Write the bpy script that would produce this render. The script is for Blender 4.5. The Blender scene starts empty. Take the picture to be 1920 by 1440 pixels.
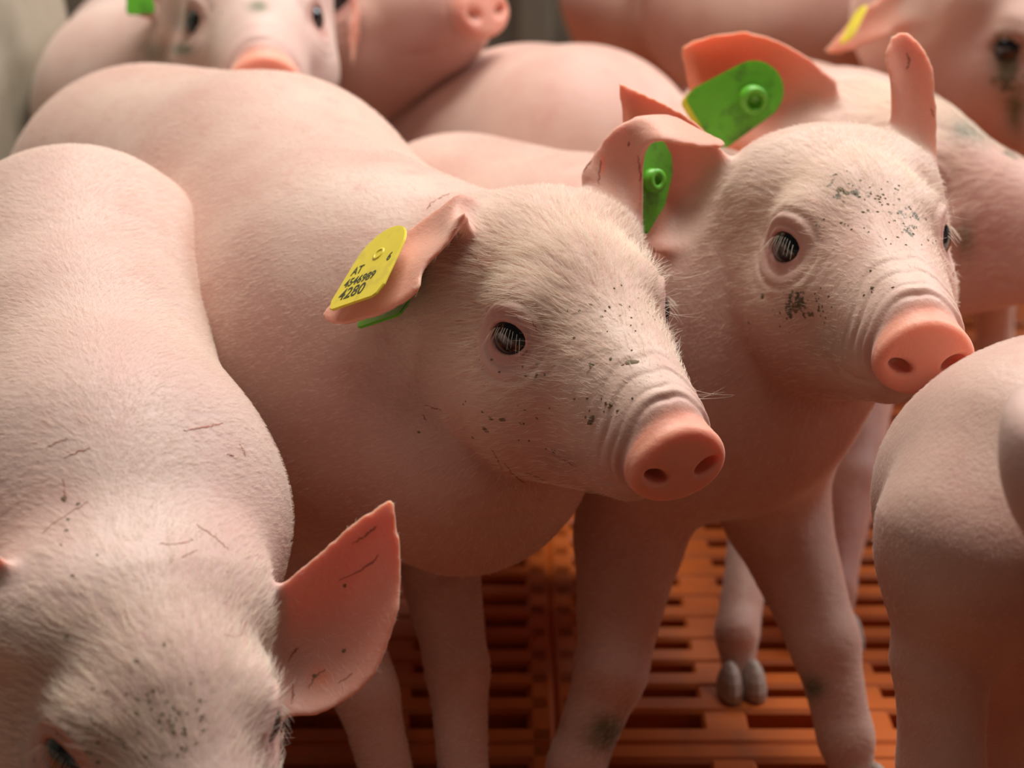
import bpy, bmesh, math, random
import numpy as np
from mathutils import Vector, Matrix
from mathutils.bvhtree import BVHTree

rng = np.random.default_rng(7)
random.seed(7)
SC = bpy.context.scene
COL = SC.collection

# ------------------------------------------------------------------ camera, light, exposure
CAM_H, PITCH, LENS = 0.57, math.radians(20), 70.0
FPX = LENS / 36.0 * 1920
cam_d = bpy.data.cameras.new('camera')
cam = bpy.data.objects.new('camera', cam_d)
COL.objects.link(cam)
cam.location = (0, 0, CAM_H)
cam.rotation_euler = (math.pi / 2 - PITCH, 0, 0)
cam_d.lens = LENS
cam_d.sensor_width = 36
cam_d.clip_start = 0.02
cam_d.dof.use_dof = True
cam_d.dof.focus_distance = 0.862
cam_d.dof.aperture_fstop = 8.0
SC.camera = cam

world = bpy.data.worlds.new('barn_air')
SC.world = world
world.use_nodes = True
world.node_tree.nodes['Background'].inputs[0].default_value = (1.0, 0.90, 0.80, 1)
world.node_tree.nodes['Background'].inputs[1].default_value = 0.032

def area(name, loc, target, sx, sy, power, color):
    l = bpy.data.lights.new(name, 'AREA')
    l.shape = 'RECTANGLE'; l.size = sx; l.size_y = sy; l.energy = power; l.color = color
    o = bpy.data.objects.new(name, l); COL.objects.link(o)
    o.location = loc
    o.rotation_euler = (Vector(target) - Vector(loc)).to_track_quat('-Z', 'Y').to_euler()
    return o
area('far_fill', (0.1, 2.7, 2.2), (0.1, 2.1, 0.2), 1.2, 0.5, 22, (1.0, 0.94, 0.86))  # fill light added to brighten the rear piglets
area('barn_lamp', (0.30, 1.45, 2.3), (0.0, 1.0, 0.25), 1.3, 0.8, 65, (1.0, 0.96, 0.89))
area('barn_window_light', (1.9, 2.2, 1.9), (0.1, 0.95, 0.25), 0.9, 0.9, 40, (0.93, 0.95, 1.0))
area('front_fill', (-0.35, 0.2, 2.4), (0.0, 0.9, 0.2), 1.1, 0.5, 5, (1.0, 0.88, 0.78))  # weak fill added to lighten the faces from above

SC.view_settings.view_transform = 'Standard'
SC.view_settings.look = 'None'
SC.view_settings.gamma = 1
SC.view_settings.use_curve_mapping = False
SC.view_settings.exposure = -0.18

# ------------------------------------------------------------------ helpers
cp, sp = math.cos(PITCH), math.sin(PITCH)
def at(px, py, d):
    """point of the pen seen at a place of the photograph, d metres along the view axis"""
    x = (px - 960) / FPX * d; u = (720 - py) / FPX * d
    return np.array([x, d * cp + u * sp, CAM_H + u * cp - d * sp])
def depth_of(p):
    return p[1] * cp - (p[2] - CAM_H) * sp
def proj(P):
    P = np.asarray(P)
    z = P[..., 2] - CAM_H
    d = P[..., 1] * cp - z * sp; u = P[..., 1] * sp + z * cp
    return 960 + FPX * P[..., 0] / d, 720 - FPX * u / d, d
def rot(yaw, pit, roll):
    cy, sy = math.cos(yaw), math.sin(yaw); c2, s2 = math.cos(pit), math.sin(pit); cr, sr = math.cos(roll), math.sin(roll)
    return (np.array([[cy, -sy, 0], [sy, cy, 0], [0, 0, 1]]) @ np.array([[c2, 0, s2], [0, 1, 0], [-s2, 0, c2]])
            @ np.array([[1, 0, 0], [0, cr, -sr], [0, sr, cr]]))
def link(name, data, parent=None, mat=None):
    o = bpy.data.objects.new(name, data); COL.objects.link(o)
    if mat is not None: data.materials.append(mat)
    if parent is not None: o.parent = parent
    return o
def mesh_from(name, V, Fc, smooth=True):
    m = bpy.data.meshes.new(name)
    m.from_pydata([tuple(v) for v in V], [], [tuple(f) for f in Fc])
    if smooth: m.polygons.foreach_set('use_smooth', np.ones(len(m.polygons), bool))
    m.update()
    return m
def mesh_quads(name, V, Q):
    """fast mesh from numpy verts and quads"""
    m = bpy.data.meshes.new(name)
    m.vertices.add(len(V)); m.vertices.foreach_set('co', np.asarray(V, np.float32).ravel())
    n = Q.shape[1]
    m.loops.add(Q.size); m.loops.foreach_set('vertex_index', Q.astype(np.int32).ravel())
    m.polygons.add(len(Q)); m.polygons.foreach_set('loop_start', np.arange(0, Q.size, n, dtype=np.int32))
    m.update(calc_edges=True)
    m.polygons.foreach_set('use_smooth', np.ones(len(Q), bool))
    return m

# ------------------------------------------------------------------ materials
def new_mat(name):
    m = bpy.data.materials.new(name); m.use_nodes = True
    nt = m.node_tree; b = nt.nodes['Principled BSDF']
    return m, nt, b
def N(nt, typ, **kw):
    n = nt.nodes.new(typ)
    for k, v in kw.items(): setattr(n, k, v)
    return n
def ramp(nt, src, stops):
    r = N(nt, 'ShaderNodeValToRGB'); nt.links.new(src, r.inputs[0])
    while len(r.color_ramp.elements) < len(stops): r.color_ramp.elements.new(0.5)
    for e, (p, c) in zip(r.color_ramp.elements, stops): e.position = p; e.color = (*c, 1)
    return r.outputs[0]
def noise(nt, co, scale, detail=3, rough=0.5):
    n = N(nt, 'ShaderNodeTexNoise'); n.inputs['Scale'].default_value = scale
    n.inputs['Detail'].default_value = detail; n.inputs['Roughness'].default_value = rough
    nt.links.new(co, n.inputs['Vector']); return n.outputs['Fac']
def mixc(nt, fac, a, b, blend='MIX'):
    m = N(nt, 'ShaderNodeMix', data_type='RGBA', blend_type=blend)
    for i, s in ((0, fac), (6, a), (7, b)):
        if isinstance(s, (int, float)): m.inputs[i].default_value = s
        elif isinstance(s, tuple): m.inputs[i].default_value = (*s, 1)
        else: nt.links.new(s, m.inputs[i])
    return m.outputs[2]
def math_n(nt, op, a, b=None, clamp=False):
    m = N(nt, 'ShaderNodeMath', operation=op, use_clamp=clamp)
    for i, s in enumerate((a, b)):
        if s is None: continue
        if isinstance(s, (int, float)): m.inputs[i].default_value = s
        else: nt.links.new(s, m.inputs[i])
    return m.outputs[0]

def skin_material(name, pale, pink, sss=0.22):
    m, nt, b = new_mat(name)
    tc = N(nt, 'ShaderNodeTexCoord'); co = tc.outputs['Object']
    n1 = noise(nt, co, 11, 3); n2 = noise(nt, co, 60, 4, 0.6); n3 = noise(nt, co, 420, 3, 0.6)
    base = mixc(nt, ramp(nt, n1, [(0.36, (0, 0, 0)), (0.66, (1, 1, 1))]), pale, pink)
    base = mixc(nt, ramp(nt, n2, [(0.52, (0, 0, 0)), (0.75, (0.45, 0.45, 0.45))]), base, (pink[0] * .95, pink[1] * .78, pink[2] * .78))
    base = mixc(nt, ramp(nt, n3, [(0.55, (0, 0, 0)), (0.8, (0.2, 0.2, 0.2))]), base, (0.60, 0.40, 0.28))
    ar = N(nt, 'ShaderNodeAttribute', attribute_name='red')
    base = mixc(nt, ar.outputs['Fac'], base, (0.84, 0.32, 0.21))
    ap = N(nt, 'ShaderNodeAttribute', attribute_name='flush_shade')
    base = mixc(nt, ap.outputs['Fac'], base, (0.56, 0.29, 0.25))
    am = N(nt, 'ShaderNodeAttribute', attribute_name='mud')
    sn = noise(nt, co, 190, 3, 0.65)
    sp_ = math_n(nt, 'ADD', math_n(nt, 'MULTIPLY', am.outputs['Fac'], 0.42), sn)
    spots = ramp(nt, sp_, [(0.79, (0, 0, 0)), (0.86, (1, 1, 1))])
    base = mixc(nt, math_n(nt, 'MULTIPLY', am.outputs['Fac'], 0.28), base, (0.42, 0.33, 0.22))
    base = mixc(nt, spots, base, (0.10, 0.08, 0.045))
    ag = N(nt, 'ShaderNodeAttribute', attribute_name='grime')
    gn = noise(nt, co, 90, 3, 0.6)
    gf = math_n(nt, 'MULTIPLY', ag.outputs['Fac'], math_n(nt, 'MULTIPLY_ADD', gn, 1.6), True)
    base = mixc(nt, gf, base, (0.16, 0.15, 0.09))
    nt.links.new(base, b.inputs['Base Color'])
    b.inputs['Roughness'].default_value = 0.5
    b.inputs['Specular IOR Level'].default_value = 0.35
    b.subsurface_method = 'RANDOM_WALK'
    nt.links.new(math_n(nt, 'ADD', math_n(nt, 'MULTIPLY', ar.outputs['Fac'], 0.9), sss, True), b.inputs['Subsurface Weight'])
    b.inputs['Subsurface Radius'].default_value = (0.85, 0.42, 0.30)
    nt.links.new(math_n(nt, 'ADD', math_n(nt, 'MULTIPLY', ar.outputs['Fac'], 0.006), 0.0035), b.inputs['Subsurface Scale'])
    b.inputs['Sheen Weight'].default_value = 0.25
    b.inputs['Sheen Tint'].default_value = (1, 0.9, 0.8, 1)
    bm1 = N(nt, 'ShaderNodeBump'); bm1.inputs['Strength'].default_value = 0.28; bm1.inputs['Distance'].default_value = 0.0012
    # fine stretched creases plus pores
    nt.links.new(math_n(nt, 'ADD', n3, math_n(nt, 'MULTIPLY', n2, 0.8)), bm1.inputs['Height'])
    nt.links.new(bm1.outputs[0], b.inputs['Normal'])
    return m
def plain(name, color, rough=0.5, **kw):
    m, nt, b = new_mat(name)
    tc = N(nt, 'ShaderNodeTexCoord'); f = noise(nt, tc.outputs['Object'], kw.get('scale', 60), 4)
    v = kw.get('vary', 0.12)
    c = mixc(nt, f, tuple(x * (1 - v) for x in color), tuple(min(1, x * (1 + v)) for x in color))
    if 'dirt' in kw:
        f2 = noise(nt, tc.outputs['Object'], kw.get('dscale', 70), 4, 0.6)
        c = mixc(nt, ramp(nt, f2, [(0.52, (0, 0, 0)), (0.72, (0.8, 0.8, 0.8))]), c, kw['dirt'])
    nt.links.new(c, b.inputs['Base Color']); b.inputs['Roughness'].default_value = rough
    if 'sss' in kw:
        b.inputs['Subsurface Weight'].default_value = kw['sss']; b.inputs['Subsurface Radius'].default_value = color
        b.inputs['Subsurface Scale'].default_value = 0.004
    return m
SKIN = skin_material('piglet_skin', (0.70, 0.49, 0.405), (0.60, 0.345, 0.285))
SKIN_PALE = skin_material('piglet_skin_pale', (0.70, 0.52, 0.455), (0.62, 0.405, 0.355))
def hair_material(name, col):
    m, nt, b = new_mat(name)
    b.inputs['Base Color'].default_value = (*col, 1)
    b.inputs['Roughness'].default_value = 0.45
    b.inputs['Specular IOR Level'].default_value = 0.4
    tr = N(nt, 'ShaderNodeBsdfTranslucent'); tr.inputs[0].default_value = (*col, 1)
    mx = N(nt, 'ShaderNodeMixShader'); mx.inputs[0].default_value = 0.35
    nt.links.new(b.outputs[0], mx.inputs[1]); nt.links.new(tr.outputs[0], mx.inputs[2])
    nt.links.new(mx.outputs[0], nt.nodes['Material Output'].inputs[0])
    return m
FUR = hair_material('piglet_fur', (0.97, 0.87, 0.74))
FUR_BODY = hair_material('piglet_body_fur', (0.95, 0.82, 0.72))
HOOF = plain('hoof_horn', (0.42, 0.33, 0.28), 0.5)
YELLOW = plain('yellow_tag_plastic', (0.80, 0.66, 0.06), 0.4, sss=0.15, dirt=(0.55, 0.42, 0.08), dscale=45)
GREEN = plain('green_tag_plastic', (0.13, 0.48, 0.03), 0.38, sss=0.15, dirt=(0.05, 0.11, 0.02), dscale=75)
INK = plain('tag_print', (0.06, 0.065, 0.03), 0.6)
SCAB = plain('scratch_scab', (0.42, 0.15, 0.10), 0.6, vary=0.4, scale=300)
MUDF = plain('dried_mud', (0.19, 0.13, 0.07), 0.8, vary=0.5, scale=400)
def eye_material():
    m, nt, b = new_mat('piglet_eye')
    tc = N(nt, 'ShaderNodeTexCoord'); sx = N(nt, 'ShaderNodeSeparateXYZ'); nt.links.new(tc.outputs['Object'], sx.inputs[0])
    c = ramp(nt, math_n(nt, 'MULTIPLY', sx.outputs[0], 90), [(0.0, (0.35, 0.16, 0.13)), (0.36, (0.22, 0.13, 0.11)), (0.44, (0.012, 0.012, 0.014)), (1, (0.006, 0.007, 0.009))])
    nt.links.new(c, b.inputs['Base Color'])
    b.inputs['Roughness'].default_value = 0.12; b.inputs['Coat Weight'].default_value = 0.6; b.inputs['Coat Roughness'].default_value = 0.03
    return m
EYE = eye_material()

# ------------------------------------------------------------------ the setting
def box_verts(x0, x1, y0, y1, z0, z1):
    return [(x, y, z) for z in (z0, z1) for y in (y0, y1) for x in (x0, x1)]
BOXF = [(0, 2, 3, 1), (4, 5, 7, 6), (0, 1, 5, 4), (2, 6, 7, 3), (0, 4, 6, 2), (1, 3, 7, 5)]
def bev_box_mesh(name, sx, sy, sz, bev=0.002):
    bm = bmesh.new()
    bmesh.ops.create_cube(bm, size=1, matrix=Matrix.Diagonal((sx, sy, sz, 1)))
    bmesh.ops.bevel(bm, geom=bm.edges[:], offset=bev, segments=1, affect='EDGES')
    m = bpy.data.meshes.new(name); bm.to_mesh(m); bm.free(); return m
ORANGE = plain('orange_slat_plastic', (0.46, 0.10, 0.011), 0.42, dirt=(0.35, 0.09, 0.02), dscale=35, scale=30, sss=0.1)
PIT = plain('pit_concrete', (0.05, 0.02, 0.015), 0.9)
BOARD = plain('pen_board_plastic', (0.34, 0.30, 0.23), 0.5, dirt=(0.14, 0.13, 0.09), dscale=6)
WALLM = plain('pen_wall_dark', (0.13, 0.12, 0.09), 0.7, dirt=(0.05, 0.045, 0.03), dscale=4)

floor = bpy.data.objects.new('floor', None); COL.objects.link(floor); floor['kind'] = 'structure'
PW, PITCHY = 0.36, 0.030          # panel width, slat spacing
slat_m = bev_box_mesh('slat', PW - 0.004, 0.0175, 0.016, 0.0025); slat_m.materials.append(ORANGE)
rib_m = bev_box_mesh('cross_rib', 0.026, 12 * PITCHY - 0.004, 0.015, 0.002); rib_m.materials.append(ORANGE)
edge_m = bev_box_mesh('frame_bar', PW - 0.001, 0.018, 0.03, 0.003); edge_m.materials.append(ORANGE)
side_m = bev_box_mesh('frame_side', 0.016, 12 * PITCHY - 0.001, 0.03, 0.003); side_m.materials.append(ORANGE)
far = []
for j in range(-1, 8):
    for i in range(-3, 4):
        x0 = 0.025 + i * PW; y0 = 0.62 + j * 12 * PITCHY
        bars = [(slat_m, (x0 + PW / 2, y0 + (k + .5) * PITCHY, -0.0085)) for k in range(1, 11)]
        bars += [(edge_m, (x0 + PW / 2, y0 + .009, -0.0155)), (edge_m, (x0 + PW / 2, y0 + 12 * PITCHY - .009, -0.0155))]
        bars += [(rib_m, (x0 + PW * f, y0 + 6 * PITCHY, -0.0095)) for f in (0.27, 0.5, 0.73)]
        bars += [(side_m, (x0 + .008, y0 + 6 * PITCHY, -0.0155)), (side_m, (x0 + PW - .008, y0 + 6 * PITCHY, -0.0155))]
        near = j in (0, 1, 2) and i in (-1, 0, 1)
        if near:
            p = bpy.data.objects.new('floor_panel', None); COL.objects.link(p); p.parent = floor
            p.location = (x0 + PW / 2, y0 + 6 * PITCHY, 0)
            for m, c in bars:
                o = bpy.data.objects.new(m.name, m); COL.objects.link(o); o.parent = p
                o.location = Vector(c) - p.location
        else:
            for m, c in bars: far.append((m, c))
V = []; Fc = []
for m, c in far:
    n = len(V); V += [tuple(v.co + Vector(c)) for v in m.vertices]; Fc += [tuple(i + n for i in p.vertices) for p in m.polygons]
fm = mesh_from('outlying_slats', V, Fc, False); fo = link('outlying_slats', fm, floor, ORANGE); fo['kind'] = 'stuff'
pit = link('floor_pit', mesh_from('floor_pit', box_verts(-1.2, 1.6, .1, 3.6, -.42, -.40), BOXF, False), None, PIT); pit['kind'] = 'structure'

wb = bpy.data.objects.new('wall_back', None); COL.objects.link(wb); wb['kind'] = 'structure'
wb.location = (0, 2.78, 0)
for k in range(5):
    o = link('plank', bev_box_mesh('plank', 3.0, 0.03, 0.196, 0.004), wb, WALLM); o.location = (0.1, random.uniform(-.003, .003), 0.10 + k * 0.2)
post = link('pen_post', bev_box_mesh('pen_post', 0.05, 0.05, 0.9, 0.006), None, WALLM); post.location = (0.03, 2.68, 0.45)
post['label'] = 'dark olive pen post behind the piglets at the top of the photo'; post['category'] = 'post'
bd = link('pen_board', bev_box_mesh('pen_board', 0.03, 0.42, 0.80, 0.008), None, BOARD)
bd['label'] = 'blurred tan pen board standing at the upper left edge behind the piglets'; bd['category'] = 'board'

def wall(name, along, fixed, a0, a1, h):
    w = bpy.data.objects.new(name, None); COL.objects.link(w); w['kind'] = 'structure'
    ln = a1 - a0; n = max(1, round(h / 0.14))
    for k in range(n):
        sx, sy = (ln, .03) if along == 'x' else (.03, ln)
        o = link('plank', bev_box_mesh('plank', sx, sy, h / n - .004, 0.004), w, WALLM)
        c = (a0 + a1) / 2; o.location = (c, fixed, (k + .5) * h / n) if along == 'x' else (fixed, c, (k + .5) * h / n)
wall('shade_wall_front', 'x', 0.36, -.7, 1.15, .28)  # three unseen walls, added to keep low light off the legs
wall('shade_wall_left', 'y', -.72, .36, 2.78, .56)
wall('shade_wall_right', 'y', 1.17, .36, 2.78, .56)

# ------------------------------------------------------------------ piglets: signed distance body (mm)
def smin(a, b, k):
    h = np.clip(0.5 + 0.5 * (b - a) / k, 0, 1)
    return b + (a - b) * h - k * h * (1 - h)
def smax(a, b, k): return -smin(-a, -b, k)
def cap(P, a, b, r1, r2):
    a = np.asarray(a, np.float32); b = np.asarray(b, np.float32)
    ba = b - a; pa = P - a
    t = np.clip((pa @ ba) / (ba @ ba), 0, 1)
    return np.linalg.norm(pa - t[:, None] * ba, axis=1) - (r1 + (r2 - r1) * t)
def ell(P, c, r, R=None):
    q = P - np.asarray(c, np.float32)
    if R is not None: q = q @ R
    r = np.asarray(r, np.float32)
    k0 = np.linalg.norm(q / r, axis=1); k1 = np.linalg.norm(q / (r * r), axis=1)
    return k0 * (k0 - 1) / np.maximum(k1, 1e-9)
def sph(P, c, r): return np.linalg.norm(P - np.asarray(c, np.float32), axis=1) - r
EYE_R = 11.2
CANTH = 1   # side of the eye frame that points to the snout
def eye_center(s): return np.array([-3.0, s * 31.5, -1.0])
def gaze(s):
    g = np.array([0.42, s * 0.90, 0.05]); return g / np.linalg.norm(g)
def eye_frame(s):
    g = gaze(s); up = np.array([-0.12, 0, 1.0]); r = np.cross(up, g); r /= np.linalg.norm(r); u = np.cross(g, r)
    return np.stack([g, r, u], 1)     # columns: gaze, side, up
TILT = rot(0, math.radians(6), 0)
def head_sdf(P, detail=True):
    Q = P.copy(); Q[:, 1] = np.abs(Q[:, 1])     # bilateral symmetry, +y side
    f = ell(Q, (-40, 0, 2), (52, 42, 40))
    f = smin(f, ell(Q, (-52, 26, 14), (26, 26, 24)), 14)
    f = smin(f, cap(Q, (-10, 0, 2), (60, 0, -23), 29, 18.5), 20)        # nose bridge, muzzle
    f = smin(f, cap(Q, (-8, 6, -16), (60, 5, -37), 30, 19), 18)
    f = smin(f, ell(Q, (-28, 24, -34), (44, 30, 36)), 18)               # cheek
    f = smin(f, cap(Q, (-30, 10, -54), (46, 4, -52), 30, 14), 16)       # lower jaw
    f = smin(f, sph(Q, (-5, 26, 9), 14.5), 10)                         # brow
    f = smin(f, ell(Q, (0, 27, -18), (18, 11, 9)), 12)                 # zygoma
    f = smin(f, ell(Q, (36, 17, -42), (22, 9, 11)), 10)                # lip pad
    # snout disc
    D = (Q - np.array([80, 0, -36], np.float32)) @ TILT
    q = np.sqrt((D[:, 1] / (23.0 - 0.13 * np.clip(D[:, 2], -22, 22))) ** 2 + ((D[:, 2] - .5) / 17.8) ** 2)
    dr = (q - 1) * 20.0 + 4.0; dx = np.abs(D[:, 0]) - 5.5 + 4.0 - 1.2 * np.clip(1 - q, 0, 1)
    disc = np.hypot(np.maximum(dr, 0), np.maximum(dx, 0)) + np.minimum(np.maximum(dr, dx), 0) - 4.0
    f = smin(f, disc, 5)
    if detail:
        c = eye_center(1); E = eye_frame(1)
        f = smax(f, -sph(Q, c + gaze(1) * 10.5, 9.0), 7)                # socket
        f = smin(f, sph(Q, c, 12.8), 5.0)                               # lids
        L = (Q - c) @ E
        op = np.sqrt((L[:, 1] / 9.3) ** 2 + ((L[:, 2] + 0.3) / np.where(L[:, 2] > 0, 7.8, 6.6)) ** 2)
        cut = np.maximum((op - 1) * 7.2, 6 - L[:, 0])
        f = smax(f, -cut, 1.4)
        f = smax(f, -cap(Q, c + E @ np.array([9.5, 0, -2.0]), c + E @ np.array([12.5, CANTH * 11.5, -4.5]), 2.6, .9), 1.2)
        # nostril
        R = rot(math.radians(8), 0, math.radians(24))
        nn = ell(Q, (85, 12.2, -38.5), (13, 5.9, 3.0), R)
        f = smax(f, -nn, 2.6)
        f = smax(f, -cap(Q, (78, 14, -51.5), (40, 26, -50), 0.6, 1.0), 3.2)   # mouth
        f = smax(f, -cap(Q, (40, 26, -50), (24, 34, -42), 1.0, 0.6), 3.2)
    return f
def head_relief(L):
    """wrinkles in mm along the normal at head-local positions"""
    x, y, z = L[:, 0], L[:, 1], L[:, 2]
    ay = np.abs(y)
    D = (L - np.array([80, 0, -36])) @ TILT
    s = -D[:, 0]; ang = np.arctan2(ay, D[:, 2])
    disp = np.zeros(len(L))
    top = np.clip((2.3 - ang) / 0.7, 0, 1)
    wob = 1.9 * np.sin(ang * 3.1 + 1 + .03 * y) + 1.0 * np.sin(ang * 6 + y * .06)
    top = top * (0.65 + 0.35 * np.sin(ang * 4 + y * .05 + s * .2))
    for c, a, w in ((8.5, 1.4, 1.3), (13.5, 0.8, 1.0), (20.5, 0.8, 1.2), (28, 0.35, 1.5)):
        disp -= a * np.exp(-((s - c - wob * (c / 20)) / w) ** 2) * top
        disp += 0.5 * a * np.exp(-((s - c - wob * (c / 20) - 2.6) / 1.9) ** 2) * top
    for sd in (-1, 1):
        c = eye_center(sd); E = eye_frame(sd); q = (L - c) @ E
        rr = np.sqrt((q[:, 1] * 0.92) ** 2 + q[:, 2] ** 2); front = np.clip((q[:, 0] - 2) / 3, 0, 1)
        up = np.clip(q[:, 2] / 5, 0, 1); dn = np.clip(-q[:, 2] / 5, 0, 1)
        disp -= (0.75 * np.exp(-((rr - 11.6) / 0.9) ** 2) + 1.2 * np.exp(-((rr - 17.5) / 1.5) ** 2)) * up * front
        disp += 0.9 * np.exp(-((rr - 14.5) / 2.2) ** 2) * up * front
        disp -= (0.6 * np.exp(-((rr - 12.4) / 0.8) ** 2) + 0.9 * np.exp(-((rr - 18.5) / 1.2) ** 2) + .6 * np.exp(-((rr - 24.5) / 1.3) ** 2)) * dn * front
    return disp
class Pig: pass
def body_sdf(g, P):
    f = None
    for (a, b, r1, r2, k) in g.core:
        d = cap(P, a, b, r1, r2); f = d if f is None else smin(f, d, k)
    low = P[:, 2] < 330
    if low.any():
        Q = P[low]; fl = f[low]
        for (a, b, r1, r2, k) in g.limbs: fl = smin(fl, cap(Q, a, b, r1, r2), k)
        f[low] = fl
    return f
def pig_sdf(g, P, detail=True):
    P = np.asarray(P, np.float32)
    out = np.empty(len(P), np.float32)
    for s in range(0, len(P), 200000):
        q = P[s:s + 200000]; f = body_sdf(g, q)
        L = (q - g.t) @ g.M / g.hs
        near = np.linalg.norm(L, axis=1) < 170
        if near.any():
            h = head_sdf(L[near], detail) * g.hs
            fn = smin(f[near], h, 22)
            # keep carved features crisp away from the neck
            w = np.clip((L[near][:, 0] + 45) / 25, 0, 1)
            f[near] = fn * (1 - w) + np.minimum(h, f[near] + 12) * w
        out[s:s + 200000] = f
    return out
def project(g, V, n=4, detail=True):
    for _ in range(n):
        f = pig_sdf(g, V, detail); e = 0.5; G = np.empty_like(V)
        for ax in range(3):
            W = V.copy(); W[:, ax] += e; G[:, ax] = (pig_sdf(g, W, detail) - f) / e
        gl = np.maximum((G * G).sum(1), 0.2)
        st = np.clip(f / gl, -3, 3)
        V = V - G * st[:, None]
    return V
def surface_nets(F, o, h):
    nx, ny, nz = F.shape; S = F < 0
    cnt = np.zeros((nx - 1, ny - 1, nz - 1), np.int32); acc = np.zeros((nx - 1, ny - 1, nz - 1, 3), np.float32)
    I = np.indices((nx - 1, ny - 1, nz - 1)).astype(np.float32)
    cor = [(a, b, c) for a in (0, 1) for b in (0, 1) for c in (0, 1)]
    for i, A in enumerate(cor):
        for B in cor[i + 1:]:
            if sum(abs(p - q) for p, q in zip(A, B)) != 1: continue
            fa = F[A[0]:nx - 1 + A[0], A[1]:ny - 1 + A[1], A[2]:nz - 1 + A[2]]; fb = F[B[0]:nx - 1 + B[0], B[1]:ny - 1 + B[1], B[2]:nz - 1 + B[2]]
            m = (fa < 0) != (fb < 0)
            t = np.where(m, fa / np.where(m, fa - fb, 1), 0)
            cnt += m
            for ax in range(3): acc[..., ax] += np.where(m, A[ax] + t * (B[ax] - A[ax]), 0)
    act = cnt > 0; idx = -np.ones(act.shape, np.int64); idx[act] = np.arange(act.sum())
    V = np.stack([(I[ax][act] + acc[..., ax][act] / cnt[act]) * h + o[ax] for ax in range(3)], 1)
    Q = []
    for ax in range(3):
        sl = [slice(1, -1)] * 3; sl[ax] = slice(0, -1)
        s2 = list(sl); s2[ax] = slice(1, None)
        a = S[tuple(sl)]; b = S[tuple(s2)]
        m = a != b; ii = np.argwhere(m)
        off = np.ones(3, int); off[ax] = 0; ii = ii + off
        u, v = [(1, 2), (2, 0), (0, 1)][ax]
        def g(du, dv):
            j = ii.copy(); j[:, u] -= du; j[:, v] -= dv; return idx[j[:, 0], j[:, 1], j[:, 2]]
        q = np.stack([g(1, 1), g(0, 1), g(0, 0), g(1, 0)], 1)
        fl = ~a[m]; q[fl] = q[fl][:, ::-1]; Q.append(q)
    return V, np.concatenate(Q)

def catmull(A, n, axis=0):
    A = np.moveaxis(np.asarray(A, float), axis, 0); m = len(A)
    E = np.concatenate([[2 * A[0] - A[1]], A, [2 * A[-1] - A[-2]]]); out = []
    for t in np.linspace(0, m - 1, n):
        i = min(int(t), m - 2); u = t - i; p0, p1, p2, p3 = E[i:i + 4]
        out.append(0.5 * (2 * p1 + (p2 - p0) * u + (2 * p0 - 5 * p1 + 4 * p2 - p3) * u * u + (3 * p1 - p0 - 3 * p2 + p3) * u ** 3))
    return np.moveaxis(np.array(out), 0, axis)
def ear_sheet(G, nu=34, nv=22, thick=1.9):
    """closed ear mesh in mm from a grid of control points (rows base to tip, columns edge to edge)"""
    S = catmull(catmull(G, nu, 0), nv, 1)
    du = np.gradient(S, axis=0); dv = np.gradient(S, axis=1); n = np.cross(du, dv)
    n /= np.maximum(np.linalg.norm(n, axis=2, keepdims=True), 1e-6)
    u = np.linspace(0, 1, nu)[:, None]; v = np.linspace(-1, 1, nv)[None]
    th = thick * (0.80 + 0.20 * (1 - v ** 4)) * (1.0 - 0.15 * u) + 3.2 * np.exp(-(u / 0.10) ** 2)
    A = S + n * th[..., None]; B = S - n * th[..., None]
    # rolled rim columns
    V = np.concatenate([A.reshape(-1, 3), B.reshape(-1, 3)]); k = nu * nv; Fc = []
    for i in range(nu - 1):
        for j in range(nv - 1):
            a = i * nv + j; Fc.append((a, a + nv, a + nv + 1, a + 1)); Fc.append((a + k, a + 1 + k, a + nv + 1 + k, a + nv + k))
        a = i * nv; Fc.append((a, a + k, a + nv + k, a + nv)); a = i * nv + nv - 1; Fc.append((a, a + nv, a + nv + k, a + k))
    for j in range(nv - 1):
        Fc.append((j, j + 1, j + 1 + k, j + k)); a = (nu - 1) * nv + j; Fc.append((a, a + k, a + 1 + k, a + 1))
    return V, Fc, S.reshape(-1, 3), n.reshape(-1, 3), np.repeat(np.linspace(0, 1, nu), nv)
def ear_local(s, droop=0.0, L=62):
    """a plain ear in head-local mm"""
    base = np.array([-50, s * 38, 26.0]); out = np.array([-0.35, s * 0.8, 0.75 - droop]); out /= np.linalg.norm(out)
    ac = np.array([0.75, s * 0.25, 0.1]); ac -= out * (ac @ out); ac /= np.linalg.norm(ac); nn = np.cross(out, ac) * s
    G = []
    for u, w in ((0, 17), (.25, 22), (.5, 22), (.8, 13), (1, 4)):
        c = base + out * L * u + np.array([0, 0, -14.0 * u * u * droop])
        G.append([c + ac * w * v + nn * 7 * (1 - v * v) * (1 - .6 * u) for v in (-1, -.35, .35, 1)])
    return np.array(G)
def ear_px(rows, d0):
    return np.array([[at(px, py, d0 + dd / 1000.0) * 1000 for (px, py, dd) in r] for r in rows])

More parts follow.
